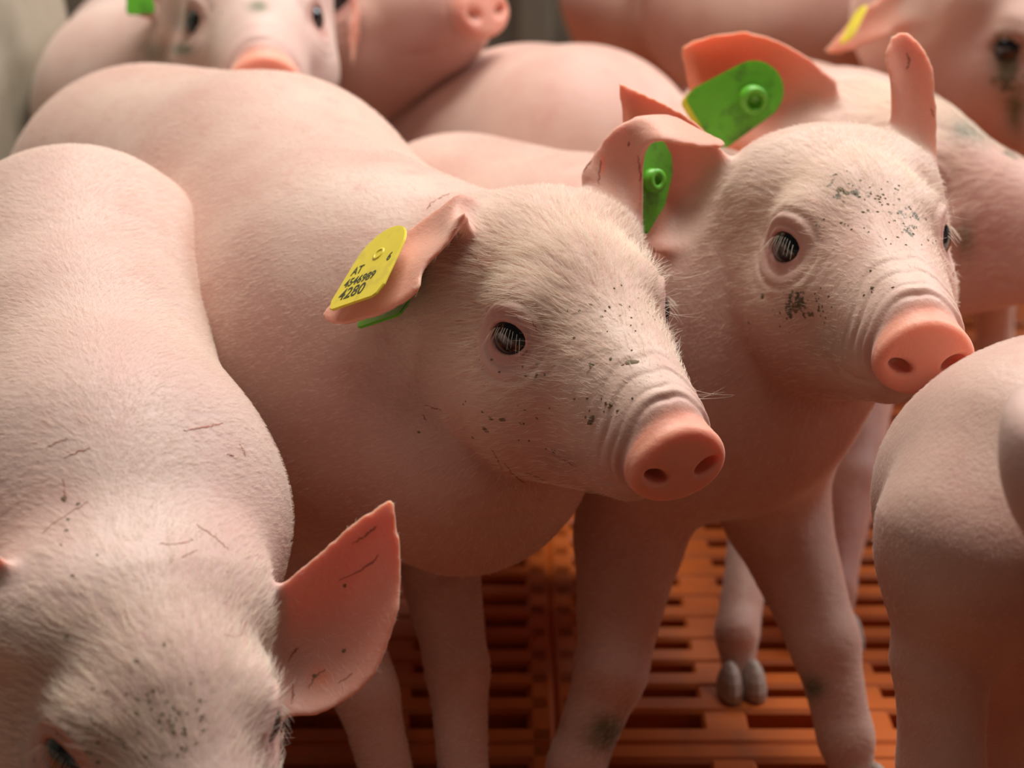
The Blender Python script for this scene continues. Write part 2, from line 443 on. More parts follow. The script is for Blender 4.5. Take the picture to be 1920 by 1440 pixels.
def leg_chain(top, elbow, knee, fet, foot, r):
    pts = [top, elbow, knee, fet, foot]
    return [(pts[i], pts[i + 1], r[i], r[i + 1], 16 if i == 0 else 7) for i in range(4)]
def front_leg(sh, foot, fwd, side, lat, sc=1.0):
    """sh shoulder centre, foot on the floor (mm)"""
    l = np.array([-fwd[1], fwd[0], 0]) * side
    top = sh + l * lat + np.array([0, 0, -12]); foot = np.array([foot[0], foot[1], 9.0])
    el = np.array([top[0] * .75 + foot[0] * .25, top[1] * .75 + foot[1] * .25, sh[2] * .60]) - fwd * 6
    kn = top * .35 + foot * .65; kn[2] = sh[2] * .34; kn += fwd * 5
    fe = foot.copy(); fe[2] = 30; fe -= fwd * 4
    return leg_chain(top, el, kn, fe, foot + fwd * 4, [46 * sc, 30 * sc, 19 * sc, 15 * sc, 12 * sc])
def hind_leg(ru, foot, fwd, side, lat, sc=1.0):
    l = np.array([-fwd[1], fwd[0], 0]) * side
    top = ru + l * lat + np.array([0, 0, -6]) - fwd * 6; foot = np.array([foot[0], foot[1], 9.0])
    st = ru * .6 + foot * .4 + l * lat * .3; st[2] = ru[2] * .66; st += fwd * 22
    hk = foot.copy(); hk[2] = ru[2] * .37; hk -= fwd * 16
    fe = foot.copy(); fe[2] = 30; fe -= fwd * 4
    return leg_chain(top, st, hk, fe, foot + fwd * 4, [56 * sc, 38 * sc, 17 * sc, 14 * sc, 12 * sc])

def laplace(V, E, w, n):
    deg = np.bincount(E.ravel(), minlength=len(V)).astype(np.float32)[:, None]
    for _ in range(n):
        S = np.zeros_like(V)
        for ax in range(3):
            S[:, ax] = np.bincount(E[:, 0], V[E[:, 1], ax], len(V)) + np.bincount(E[:, 1], V[E[:, 0], ax], len(V))
        V = V + (S / np.maximum(deg, 1) - V) * w[:, None]
    return V
def nearest(P, S):
    d = np.full(len(P), 1e9, np.float32); ix = np.zeros(len(P), np.int64)
    c = S.mean(0); R = np.linalg.norm(S - c, axis=1).max() + 25
    m = np.nonzero(np.linalg.norm(P - c, axis=1) < R)[0]
    for s in range(0, len(m), 20000):
        k = m[s:s + 20000]
        D = ((P[k][:, None, :].astype(np.float32) - S[None].astype(np.float32)) ** 2).sum(2)
        j = D.argmin(1); d[k] = np.sqrt(D[np.arange(len(k)), j]); ix[k] = j
    return d, ix

def build_pig(spec):
    g = Pig(); S = spec
    g.t = (np.array(S['t']) * 1000).astype(np.float32); g.M = rot(*[math.radians(a) for a in S['rot']]).astype(np.float32); g.hs = S.get('hs', 1.0)
    body = [(np.array(p) * 1000, r * 1000) for p, r in S['body']]        # rump ... shoulder
    ru, sh = body[0], body[-1]
    if S.get('ball'): pass
    fwd = (sh[0] - ru[0]); fwd[2] = 0; fwd = fwd / np.linalg.norm(fwd)
    core = []
    for (a, ra), (b, rb) in zip(body[:-1], body[1:]): core.append((a, b, ra, rb, 12))
    H = lambda x, y, z: g.t + g.M @ (np.array([x, y, z]) * g.hs)
    nr = S.get('neck', 0.055) * 1000
    core.append((sh[0] + fwd * 5, H(-58, 0, -14), sh[1] * .92, nr * g.hs, 32))
    g.core = [(a.astype(np.float32), np.asarray(b, np.float32), r1, r2, k) for a, b, r1, r2, k in core]
    limbs = []; sc = S.get('lsc', 1.0)
    feet = S.get('feet', {})
    lft = np.array([-fwd[1], fwd[0], 0])
    g.feet = []
    for nm, c, side, lat in [q for q in (('fr', sh, -1, .55), ('fl', sh, 1, .55), ('hr', ru, -1, .5), ('hl', ru, 1, .5)) if q[0] not in S.get('skip', ())]:
        la = c[1] * lat
        df = c[0] + lft * side * (la + 4) + fwd * (6 if nm[0] == 'f' else -8)
        f = np.array([*feet[nm], 0]) * 1000 if nm in feet else df
        limbs += (front_leg if nm[0] == 'f' else hind_leg)(c[0], f, fwd, side, la * .8, sc)
        g.feet.append(f)
    for ch in S.get('extra', []):        # further muscle forms, world metres
        a, b, r1, r2, k = ch; limbs.append((np.array(a) * 1000, np.array(b) * 1000, r1 * 1000, r2 * 1000, k))
    tb = ru[0] - fwd * ru[1] * .93 + np.array([0, 0, ru[1] * .35])
    if S.get('tail', True):
     for a, b in (((0, 0, 0), (-14, 3, 6)), ((-14, 3, 6), (-22, 6, -4)), ((-22, 6, -4), (-16, 8, -14))):
        w = lambda q: tb + fwd * q[0] + lft * q[1] + np.array([0, 0, q[2]])
        limbs.append((w(a), w(b), 6.5, 5, 8))
    g.limbs = [(np.asarray(a, np.float32), np.asarray(b, np.float32), r1, r2, k) for a, b, r1, r2, k in limbs]
    g.fwd = fwd
    # coarse grid
    pts = np.array([p for a, b, *_ in g.core + g.limbs for p in (a, b)])
    lo = pts.min(0) - 105; hi = pts.max(0) + 105
    hp = np.array([H(x, y, z) for x in (-90, 100) for y in (-60, 60) for z in (-90, 60)])
    lo = np.minimum(lo, hp.min(0)); hi = np.maximum(hi, hp.max(0)); lo[2] = -6
    h = S.get('grid', 6.0)
    n = np.ceil((hi - lo) / h).astype(int) + 1
    ax = [lo[i] + np.arange(n[i]) * h for i in range(3)]
    X = np.stack(np.meshgrid(*ax, indexing='ij'), -1).reshape(-1, 3).astype(np.float32)
    F_ = pig_sdf(g, X, False)
    fine = S.get('detail', True)
    if fine:
        LX = (X - g.t) @ g.M / g.hs
        cut = np.maximum(np.maximum(-22 - LX[:, 0], np.abs(LX[:, 1]) - 80), -LX[:, 2] - 100)
        F_ = np.maximum(F_, -cut * g.hs)
    F_ = F_.reshape(n); F_[:, :, 0] = np.maximum(F_[:, :, 0], 0.1)
    V, Q = surface_nets(F_, lo, h)
    if not fine: V = project(g, V.astype(np.float32), 2, False)
    else:
        LV = (V.astype(np.float32) - g.t) @ g.M / g.hs
        k = np.nonzero(~((LV[:, 0] > -30) & (np.abs(LV[:, 1]) < 84) & (LV[:, 2] > -104)))[0]
        V[k] = project(g, V[k].astype(np.float32), 2, False)
        hh = S.get('hgrid', 2.2); lo2 = np.array([-34, -62, -96.0]); n2 = np.ceil((np.array([96, 62, 56]) - lo2) / hh).astype(int)
        X2 = np.stack(np.meshgrid(*[lo2[i] + np.arange(n2[i]) * hh for i in range(3)], indexing='ij'), -1).reshape(-1, 3).astype(np.float32)
        W2 = X2 * g.hs @ g.M.T + g.t
        F2 = np.maximum(pig_sdf(g, W2, True), -30 - X2[:, 0]).reshape(n2)
        for a_ in range(3):
            sl = [slice(None)] * 3
            for e_ in (0, -1): sl[a_] = e_; F2[tuple(sl)] = np.maximum(F2[tuple(sl)], .5)
        V2_, Q2 = surface_nets(F2, lo2, hh)
        Q = np.concatenate([Q, Q2 + len(V)]); V = np.concatenate([V, V2_ * g.hs @ g.M.T + g.t])
    V[:, 2] = np.maximum(V[:, 2], 1.0)
    # ears
    d0R = depth_of(H(-55, -44, 28) / 1000); d0L = depth_of(H(-55, 44, 28) / 1000)
    ears = []
    for s, key, d0 in ((-1, 'earR', d0R), (1, 'earL', d0L)):
        e = S.get(key)
        if isinstance(e, list): G = ear_px(e, d0 + S.get(key + '_d', 0))
        else: G = np.array([[H(*p) for p in row] for row in ear_local(s, e or 0.3)])
        ears.append(ear_sheet(G, thick=S.get('ear_th', 1.9)))
    allV = [V]; faces = [tuple(q) for q in Q]; k = len(V)
    for (EV, EF, *_r) in ears:
        allV.append(EV); faces += [tuple(i + k for i in f) for f in EF]; k += len(EV)
    tmp = mesh_from('tmp', np.concatenate(allV), faces)
    to = bpy.data.objects.new('tmp', tmp); COL.objects.link(to)
    md = to.modifiers.new('r', 'REMESH'); md.mode = 'VOXEL'; md.voxel_size = S.get('vox', 4.0); md.adaptivity = 0
    dg = bpy.context.evaluated_depsgraph_get(); ev = to.evaluated_get(dg); me = bpy.data.meshes.new_from_object(ev)
    bpy.data.objects.remove(to); bpy.data.meshes.remove(tmp)
    nv = len(me.vertices); V = np.empty(nv * 3, np.float32); me.vertices.foreach_get('co', V); V = V.reshape(-1, 3)
    E = np.empty(len(me.edges) * 2, np.int32); me.edges.foreach_get('vertices', E); E = E.reshape(-1, 2)
    vox = S.get('vox', 4.0)
    V = laplace(V, E, np.full(nv, 0.45, np.float32), 1)
    dE = np.full(nv, 1e9, np.float32); uE = np.zeros(nv, np.float32); sideE = np.zeros(nv)
    for (EV, EF, SS, nn, uu) in ears:
        d, ix = nearest(V, SS); m = d < dE; dE[m] = d[m]; uE[m] = uu[ix[m]]
        sideE[m] = ((V - SS[ix]) * nn[ix]).sum(1)[m]
    fb = pig_sdf(g, V, False)
    onear = (dE < 7.5) & (fb > 1.5)
    w = np.exp(-(fb / 7.0) ** 2) * (dE < 9)
    V = laplace(V, E, np.clip(w, 0, 1) * 0.6, 14)
    V = laplace(V, E, np.where(dE < 9, .5, 0).astype(np.float32), 12)
    body_m = ~((dE < 8))
    if S.get('detail', True):
        if S.get('refine'):
            # finer faces around the eyes and the snout
            me.vertices.foreach_set('co', V.ravel()); me.update()
            bm = bmesh.new(); bm.from_mesh(me)
            L = (V - g.t) @ g.M / g.hs; bm.verts.ensure_lookup_table()
            vis = L[:, 1] < 46
            sel = (L[:, 0] > 42) & (np.abs(L[:, 1]) < 40) & (np.linalg.norm(L, axis=1) < 110)
            for s in (-1, 1): sel |= np.linalg.norm(L - (eye_center(s) + 8 * gaze(s)), axis=1) < 24
            for _ in range(1):
                ed = [e for e in bm.edges if sel[e.verts[0].index] and sel[e.verts[1].index]]
                bmesh.ops.subdivide_edges(bm, edges=ed, cuts=1, use_grid_fill=True)
            bm.to_mesh(me); bm.free()
            nv2 = len(me.vertices); V = np.empty(nv2 * 3, np.float32); me.vertices.foreach_get('co', V); V = V.reshape(-1, 3)
            dE = np.concatenate([dE, np.full(nv2 - nv, 99, np.float32)]); uE = np.concatenate([uE, np.zeros(nv2 - nv, np.float32)])
            sideE = np.concatenate([sideE, np.zeros(nv2 - nv)]); onear = np.concatenate([onear, np.zeros(nv2 - nv, bool)])
            body_m = ~(dE < 8); nv = nv2
        L = (V - g.t) @ g.M / g.hs
        hm = body_m & (np.linalg.norm(L - np.array([20, 0, -15]), axis=1) < 95)
        k = np.nonzero(hm)[0]
        V[k] = project(g, V[k], 5, True)
        E = np.empty(len(me.edges) * 2, np.int32); me.edges.foreach_get('vertices', E); E = E.reshape(-1, 2)
        ws = np.zeros(nv, np.float32); ws[k] = 0.3; V = laplace(V, E, ws, 1)
    # normals, relief
    o_ = g.origin = np.array([*(ru[0] * .5 + sh[0] * .5)[:2], 0])
    me.vertices.foreach_set('co', V.ravel()); me.update()
    Nn = np.empty(nv * 3, np.float32); me.vertices.foreach_get('normal', Nn); Nn = Nn.reshape(-1, 3)
    L = (V - g.t) @ g.M / g.hs
    if S.get('detail', True):
        hm = (dE > 9) & (np.linalg.norm(L - np.array([20, 0, -15]), axis=1) < 110)
        V[hm] += Nn[hm] * (head_relief(L[hm]) * g.hs)[:, None]
    V[:, 2] = np.maximum(V[:, 2], 0.8)
    # ------------ paint masks: skin's own colour, with some shade and ear glow painted in
    q = (L - np.array([80, 0, -36])) @ TILT
    rr = np.hypot(q[:, 1] / 25, q[:, 2] / 20.5)
    red = np.clip((q[:, 0] + 7.5) / 4, 0, 1) * np.clip((1.5 - rr) / .2, 0, 1) * 0.8
    er = np.clip((9 - dE) / 3, 0, 1) * np.clip(fb_like(fb, nv, dE), 0, 1)
    red = np.maximum(red, er * (0.30 + 0.40 * uE) * S.get('earred', 1.0))
    flush_shade = np.zeros(nv, np.float32); mud = np.zeros(nv, np.float32); grime = np.zeros(nv, np.float32)
    for s in (-1, 1):
        c = eye_center(s) + gaze(s) * 10
        d = np.linalg.norm(L - c, axis=1); flush_shade = np.maximum(flush_shade, 1.0 * np.exp(-((d - 9) / 6.5) ** 2))
    flush_shade = np.maximum(flush_shade, 0.4 * np.exp(-((q[:, 0] + 8) / 3) ** 2) * (rr < 1.4))
    px, py, dd = proj(V / 1000.0)
    facing = ((V / 1000.0 - np.array([0, 0, CAM_H])) * Nn).sum(1) < 0
    for kind, cx, cy, rx, ry, amp in S.get('marks', []):
        wgt = np.exp(-(((px - cx) / rx) ** 2 + ((py - cy) / ry) ** 2) * 1.2) * amp * facing
        if wgt.max() <= 0: continue
        sel = wgt > .1
        if sel.any(): wgt = wgt * (dd < dd[sel].min() + 0.09)
        tgt = {'mud': mud, 'grime': grime, 'red': red, 'flush_shade': flush_shade}[kind]
        np.maximum(tgt, wgt, out=tgt)
    for nm, arr in (('red', red), ('flush_shade', flush_shade), ('mud', mud), ('grime', grime)):
        at_ = me.attributes.new(nm, 'FLOAT', 'POINT'); at_.data.foreach_set('value', arr.astype(np.float32))
    g.dE = dE; g.uE = uE; g.L = L; g.V = V.copy()
    V2 = (V - o_) / 1000.0
    me.vertices.foreach_set('co', V2.astype(np.float32).ravel()); me.update()
    me.polygons.foreach_set('use_smooth', np.ones(len(me.polygons), bool))
    me.name = 'piglet'; me.materials.clear()
    ob = link('piglet', me, None, S.get('skin', SKIN))
    ob.location = Vector(o_ / 1000.0)
    ob['label'] = S['label']; ob['category'] = 'piglet'; ob['group'] = 'piglets crowded in the pen'
    g.ob = ob
    Nn = np.empty(nv * 3, np.float32); me.vertices.foreach_get('normal', Nn); g.Nn = Nn.reshape(-1, 3)
    # eyes
    for s in (-1, 1):
        c = H(*eye_center(s)); bm = bmesh.new(); bmesh.ops.create_uvsphere(bm, u_segments=32, v_segments=20, radius=EYE_R * g.hs / 1000)
        em = bpy.data.meshes.new('eye'); bm.to_mesh(em); bm.free(); em.polygons.foreach_set('use_smooth', np.ones(len(em.polygons), bool))
        eo = link('eye', em, ob, EYE); eo.location = Vector((c + g.M @ gaze(s) * 0.9 - o_) / 1000)
        gz = g.M @ gaze(s); eo.rotation_euler = Vector(gz).to_track_quat('X', 'Z').to_euler(); eo['label'] = 'glossy black eye'
    # hooves, two toes a foot
    for f in g.feet:
        for s in (-1, 1):
            bm = bmesh.new(); bmesh.ops.create_uvsphere(bm, u_segments=12, v_segments=8, radius=1)
            for v in bm.verts:
                z = max(v.co.z, -0.35)
                v.co = Vector((v.co.x * 15 * (1 - .25 * z), v.co.y * 7.5 * (1 - .2 * z), (z + .35) * 15 + .6)) / 1000
            hmesh = bpy.data.meshes.new('hoof'); bm.to_mesh(hmesh); bm.free()
            ho = link('hoof', hmesh, ob, HOOF); p = f + fwd * 14 + lft * s * 7 - o_
            ho.location = Vector((p[0], p[1], 0)) / 1000; ho.rotation_euler = (0, 0, math.atan2(fwd[1], fwd[0]))
    return g
def fb_like(fb, nv, dE):
    f = np.concatenate([fb, np.zeros(nv - len(fb), np.float32)]) if nv > len(fb) else fb
    return f / 5.0

# ------------------------------------------------------------------ fur
QF = 1.0
def make_hair(name, parent, P, D, Nrm, length, rad, mat, bend=0.5, npt=5, curl=0.0):
    """P roots, D lay direction, Nrm normals (metres, parent space)"""
    n = len(P)
    hc = bpy.data.hair_curves.new(name); hc.add_curves([npt] * n)
    t = np.linspace(0, 1, npt)[None, :, None]
    lift = Nrm[:, None, :] * (t * (1 - t * bend)) * (length[:, None, None])
    lay = D[:, None, :] * (t ** 1.3) * length[:, None, None]
    side = np.cross(D, Nrm)[:, None, :] * np.sin(t * 3 + rng.uniform(0, 6, (n, 1, 1))) * curl * length[:, None, None]
    pos = P[:, None, :] + lift * 0.35 + lay + side
    hc.attributes['position'].data.foreach_set('vector', pos.astype(np.float32).ravel())
    ra = hc.attributes.get('radius') or hc.attributes.new('radius', 'FLOAT', 'POINT')
    rr = np.repeat(rad * rng.uniform(.7, 1.2, n)[:, None], npt, 1) * (1 - 0.75 * np.linspace(0, 1, npt)[None] ** 2)
    ra.data.foreach_set('value', rr.astype(np.float32).ravel())
    hc.update_tag()
    return link(name, hc, parent, mat)
def sample_surface(g, dens):
    """roots on the visible side with per-vertex density (hairs per cm2)"""
    me = g.ob.data; me.calc_loop_triangles()
    T = np.empty(len(me.loop_triangles) * 3, np.int32); me.loop_triangles.foreach_get('vertices', T); T = T.reshape(-1, 3)
    nv = len(me.vertices); V = np.empty(nv * 3, np.float32); me.vertices.foreach_get('co', V); V = V.reshape(-1, 3)
    A = 0.5 * np.linalg.norm(np.cross(V[T[:, 1]] - V[T[:, 0]], V[T[:, 2]] - V[T[:, 0]]), axis=1) * 1e4
    ex = A * dens[T].mean(1); n = rng.poisson(ex)
    ti = np.repeat(np.arange(len(T)), n); a = rng.random((len(ti), 2)); a[a.sum(1) > 1] = 1 - a[a.sum(1) > 1]
    w = np.stack([1 - a.sum(1), a[:, 0], a[:, 1]], 1)[:, :, None]
    P = (V[T[ti]] * w).sum(1); Nr = (g.Nn[T[ti]] * w).sum(1); Nr /= np.linalg.norm(Nr, axis=1, keepdims=True)
    return P, Nr, T[ti, 0]
def fur(g, head_d, body_d, hl=7.0, bl=4.0, fx=7.0):
    o = g.origin / 1000; L = g.L; V = g.V / 1000
    hw = 1 / (1 + np.exp((L[:, 0] * 0 + np.linalg.norm(L - np.array([-10, 0, -10]), axis=1) - 78) / 6))
    px, py, dd = proj(V); vis = (px > -60) & (px < 1980) & (py > -60) & (py < 1500)
    face = ((V - np.array([0, 0, CAM_H])) * g.Nn).sum(1) < 0.25 * np.linalg.norm(V - np.array([0, 0, CAM_H]), axis=1)
    dens = (hw * head_d + (1 - hw) * body_d) * vis * face
    dens *= np.where(g.dE < 6, 0.2, 1)
    q = (L - np.array([80, 0, -36])) @ TILT
    dens *= np.clip((-q[:, 0] - 8) / 25, 0.0, 1) * (1 - 0.0) + (np.linalg.norm(L, axis=1) > 160)
    fo_ = np.exp(-((L[:, 0] + 10) / 38) ** 2 - (np.clip(-L[:, 2], 0, 99) / 20) ** 2)
    dens = dens * np.where(hw > .5, .32 + .95 * fo_, 1)
    for s in (-1, 1):
        e = np.linalg.norm(L - (eye_center(s) + 10 * gaze(s)), axis=1); dens *= np.clip((e - 15) / 6, 0, 1)
    P, Nr, vi = sample_surface(g, dens)
    Lp = L[vi]
    # lay: on the head from the snout back over the brow and out; on the body back and down
    lay_l = np.stack([np.full(len(P), -1.0), 0.5 * np.tanh(Lp[:, 1] / 22), -0.25 * (np.abs(Lp[:, 1]) / 40) ** 2 + 0 * Lp[:, 0]], 1)
    q_ = Lp / 7.0
    lowf = np.stack([np.sin(q_[:, 1] * 1.3 + 2 * np.sin(q_[:, 0] * .9)), np.sin(q_[:, 0] * 1.1 + 1.7 * np.sin(q_[:, 1] * .8 + q_[:, 2])), np.cos(q_[:, 2] * 1.2 + q_[:, 0])], 1)
    noise_l = rng.normal(0, .13, lay_l.shape) + lowf * .16
    head_dir = (lay_l + noise_l) @ g.M.T
    lft = np.array([-g.fwd[1], g.fwd[0], 0]); ly = ((P + o) * 1000 - g.origin) @ lft
    body_dir = -g.fwd[None] * 1.0 + lft[None] * (0.9 * np.tanh(ly / 40))[:, None] + np.array([0, 0, -.5]) + rng.normal(0, .16, P.shape)
    w = hw[vi][:, None]; D = head_dir * w + body_dir * (1 - w)
    D -= Nr * (D * Nr).sum(1, keepdims=True); D /= np.maximum(np.linalg.norm(D, axis=1, keepdims=True), 1e-6)
    fore = np.exp(-((Lp[:, 0] + 8) / 32) ** 2 - (np.clip(-Lp[:, 2], 0, 99) / 22) ** 2)
    ln = (bl + (hl - bl) * w[:, 0] + fx * fore * w[:, 0]) * rng.uniform(.6, 1.25, len(P)) / 1000
    ln *= np.clip((-q[vi][:, 0] - 2) / 40, .3, 1)
    ln = np.where(g.dE[vi] < 7, ln * .45, ln)
    hd = w[:, 0] > .5
    for nm, m, rad, mt in (('head_fur', hd, 6.5e-5, FUR), ('body_fur', ~hd, 4.2e-5, FUR_BODY)):
        if m.sum() < 50: continue
        f = make_hair(nm, g.ob, P[m], D[m], Nr[m], ln[m], rad, mt, curl=.06); f['kind'] = 'stuff'
        if nm == 'head_fur': f['label'] = 'pale cream bristles'
    return
def lashes(g, sides=(-1, 1), n=13):
    P = []; D = []; Nr = []; o = g.origin
    for s in sides:
        c = eye_center(s); E = eye_frame(s)
        for k in range(n):
            a = -1 + 2 * k / (n - 1) + random.uniform(-.03, .03)
            loc = np.array([10.9 + .9 * (1 - a * a), a * 8.6, 6.0 * math.sqrt(max(0, 1 - (a * .95) ** 2)) - .3])
            P.append(c + E @ loc); Nr.append(E @ np.array([1, a * .3, .15]))
            D.append(E @ np.array([.42, a * .35, -.9 + random.uniform(-.15, .15)]))
    P = (np.array(P) * g.hs @ g.M.T + g.t - o) / 1000; D = np.array(D) @ g.M.T; Nr = np.array(Nr) @ g.M.T
    f = make_hair('eyelashes', g.ob, P, D, Nr, rng.uniform(4.5, 8, len(P)) * g.hs / 1000, 9e-5, FUR, bend=.2, npt=7); f['kind'] = 'stuff'
    # long brow whiskers
def whiskers(g, pts, n, ln, spread=.35):
    """pts: list of (head-local point, head-local direction)"""
    P = []; D = []
    for p, d in pts:
        for _ in range(n):
            P.append(np.array(p) + rng.normal(0, 3, 3)); D.append(np.array(d) + rng.normal(0, spread, 3))
    P = (np.array(P) * g.hs @ g.M.T + g.t - g.origin) / 1000; D = np.array(D) @ g.M.T
    D /= np.linalg.norm(D, axis=1, keepdims=True)
    Nr = np.tile(g.M @ np.array([0, 0, -1.0]), (len(P), 1))
    f = make_hair('whiskers', g.ob, P, D, Nr, rng.uniform(.5, 1, len(P)) * ln / 1000, 5e-5, FUR, npt=7); f['kind'] = 'stuff'

# ------------------------------------------------------------------ marks lying on the skin
CAMP = Vector((0, 0, CAM_H))
def bvh_of(g):
    me = g.ob.data; me.calc_loop_triangles(); n = len(me.vertices)
    V = np.empty(n * 3, np.float32); me.vertices.foreach_get('co', V); V = V.reshape(-1, 3) + np.array(g.ob.location)
    T = np.empty(len(me.loop_triangles) * 3, np.int32); me.loop_triangles.foreach_get('vertices', T)
    return BVHTree.FromPolygons(V.tolist(), T.reshape(-1, 3).tolist(), all_triangles=True)
def hit(bvh, px, py):
    d = (Vector(at(px, py, 1.0)) - CAMP).normalized(); r = bvh.ray_cast(CAMP, d)
    return (r[0], r[1]) if r[0] is not None else None
def scratches(g, bvh, lines, width=0.7):
    V = []; Fc = []
    for ln in lines:
        wpx = ln[0]; pts = ln[1:]; seq = []
        dense = catmull(np.array(pts, float), max(6, len(pts) * 5)) if len(pts) > 1 else np.array(pts)
        for x, y in dense:
            h = hit(bvh, x + random.uniform(-1.6, 1.6), y + random.uniform(-1.6, 1.6))
            if h: seq.append(h)
        if len(seq) < 3: continue
        base = len(V)
        for i, (p, n) in enumerate(seq):
            a = seq[max(0, i - 1)][0]; b = seq[min(len(seq) - 1, i + 1)][0]; t = (b - a)
            if t.length < 1e-6: t = Vector((1, 0, 0))
            sd = n.cross(t.normalized()); w = wpx / 6400 * (.25 + .75 * math.sin(math.pi * (i + .3) / len(seq))) * random.uniform(.6, 1.2)
            for s, hh in ((-1, .00005), (0, .0003), (1, .00005)): V.append(p + sd * w * s * .5 + n * hh - g.ob.location)
        for i in range(len(seq) - 1):
            for j in (0, 1):
                a = base + i * 3 + j; Fc.append((a, a + 1, a + 4, a + 3))
    if V:
        o = link('scratches', mesh_from('scratches', V, Fc), g.ob, SCAB); o['kind'] = 'stuff'; o['label'] = 'thin reddish brown scratches'
def flecks(g, bvh, items):
    V = []; Fc = []
    for (x, y, rx, ry, ang, n) in items:
        for k in range(n):
            u, v = rng.normal(0, .5, 2) if n > 1 else (0, 0)
            ca, sa = math.cos(ang), math.sin(ang)
            qx = x + (u * rx * ca - v * ry * sa); qy = y + (u * rx * sa + v * ry * ca)
            h = hit(bvh, qx, qy)
            if not h: continue
            p, nn = h; size = (rx if n == 1 else random.uniform(1.5, 4.5)) / 4300; s2 = (ry if n == 1 else random.uniform(1.5, 3.5)) / 4300
            ax = nn.orthogonal().normalized(); cr = (Vector(at(x + 10 * ca, y + 10 * sa, 1)) - Vector(at(x, y, 1))); cr = (cr - nn * cr.dot(nn)).normalized()
            ax = cr; ay = nn.cross(ax); base = len(V); V.append(p + nn * .0006 - g.ob.location)
            m = 9
            for i in range(m):
                a = i * 2 * math.pi / m; r = random.uniform(.65, 1.15)
                V.append(p + ax * size * r * math.cos(a) + ay * s2 * r * math.sin(a) + nn * .00005 - g.ob.location)
            for i in range(m): Fc.append((base, base + 1 + i, base + 1 + (i + 1) % m))
    if V:
        o = link('mud_flecks', mesh_from('mud_flecks', V, Fc), g.ob, MUDF); o['kind'] = 'stuff'; o['label'] = 'small dark mud flecks'

# ------------------------------------------------------------------ ear tags
def tag_plate(outline, thick, mat, name, parent, mtx, hole=None):
    """outline in mm, extruded and bevelled; optional pin hole"""
    bm = bmesh.new(); vs = [bm.verts.new((x / 1000, y / 1000, -thick / 2000)) for x, y in outline]
    f = bm.faces.new(vs); r = bmesh.ops.extrude_face_region(bm, geom=[f])
    for v in r['geom']:
        if isinstance(v, bmesh.types.BMVert): v.co.z += thick / 1000
    bmesh.ops.recalc_face_normals(bm, faces=bm.faces[:])
    ed = [e for e in bm.edges if abs(e.verts[0].co.z - e.verts[1].co.z) < 1e-6]
    bmesh.ops.bevel(bm, geom=ed, offset=thick * .00028, segments=2, affect='EDGES')
    m = bpy.data.meshes.new(name); bm.to_mesh(m); bm.free()
    o = link(name, m, parent, mat); o.matrix_local = mtx; return o
def ring(name, r0, r1, h, mat, parent, mtx, depth=0.6):
    """hollow boss: outer radius r0, hole r1, height h (mm)"""
    prof = [(r0, 0), (r0 * .94, h), (r1 * 1.1, h), (r1, h * .92), (r1 * .9, h * (1 - depth)), (0.01, h * (1 - depth))]
    V = []; Fc = []; n = 24
    for r, z in prof:
        for i in range(n): V.append((r * math.cos(i * 2 * math.pi / n) / 1000, r * math.sin(i * 2 * math.pi / n) / 1000, z / 1000))
    for k in range(len(prof) - 1):
        for i in range(n): Fc.append((k * n + i, k * n + (i + 1) % n, (k + 1) * n + (i + 1) % n, (k + 1) * n + i))
    o = link(name, mesh_from(name, V, Fc), parent, mat); o.matrix_local = mtx; return o
def tag_piece(root, g, c, x, y, outline, thick, mat, name):
    m = Matrix.Translation(-g.ob.location) @ frame(at(*c), cv(*x), cv(*y))
    return tag_plate(outline, thick, mat, name, root, root.matrix_local.inverted() @ m)
def shield(w, h, top=.5):
    """rounded head, straight sides that widen, cut lower corners"""
    pts = []
    for a in np.linspace(0, math.pi, 15): pts.append((w * .5 * math.cos(a), h * .5 - w * .5 + w * .5 * math.sin(a)))
    pts += [(-w * .56, -h * .36), (-w * .50, -h * .47), (-w * .42, -h * .5), (w * .42, -h * .5), (w * .50, -h * .47), (w * .56, -h * .36)]
    return pts
def frame(c, xd, yd, n_to=None):
    """matrix with columns x (right on tag), y (up on tag), z normal, from three world points"""
    x = Vector(xd).normalized(); z = x.cross(Vector(yd)).normalized(); y = z.cross(x)
    m = Matrix.Identity(4)
    for i in range(3): m[i][0] = x[i]; m[i][1] = y[i]; m[i][2] = z[i]; m[i][3] = c[i]
    return m
def text_on(parent, s, x, y, size, shear=0.0, sx=1.0, name='lettering', z=1.0):
    cu = bpy.data.curves.new(name, 'FONT'); cu.body = s; cu.size = size / 1000; cu.extrude = 0.00006; cu.offset = 0.0001
    cu.align_x = 'LEFT'; cu.align_y = 'BOTTOM'; cu.resolution_u = 3
    tmp = bpy.data.objects.new('t', cu); COL.objects.link(tmp)
    m = bpy.data.meshes.new_from_object(tmp.evaluated_get(bpy.context.evaluated_depsgraph_get())); m.name = name
    bpy.data.objects.remove(tmp); m.materials.clear()
    o = link(name, m, parent, INK); o.location = (x / 1000, y / 1000, z / 1000); o.scale = (sx, 1, 1)
    return o
#PIGS
def cv(r, u, a):
    """direction: right, up, away as the camera looks"""
    return np.array([r, a * cp + u * sp, u * cp - a * sp])
def auto_head(body, yaw_off=0, pitch=20, reach=.105, dz=.035):
    a, b = np.array(body[0][0]), np.array(body[-1][0]); d = b - a; yaw = math.degrees(math.atan2(d[1], d[0])) + yaw_off
    f = np.array([math.cos(math.radians(yaw)), math.sin(math.radians(yaw)), 0])
    f0 = d / np.linalg.norm(d); t = b + f0 * b_r(body) * .9 + f * reach; t[2] = b[2] + dz
    return tuple(t), (yaw, pitch, 0)
def b_r(body): return body[-1][1]

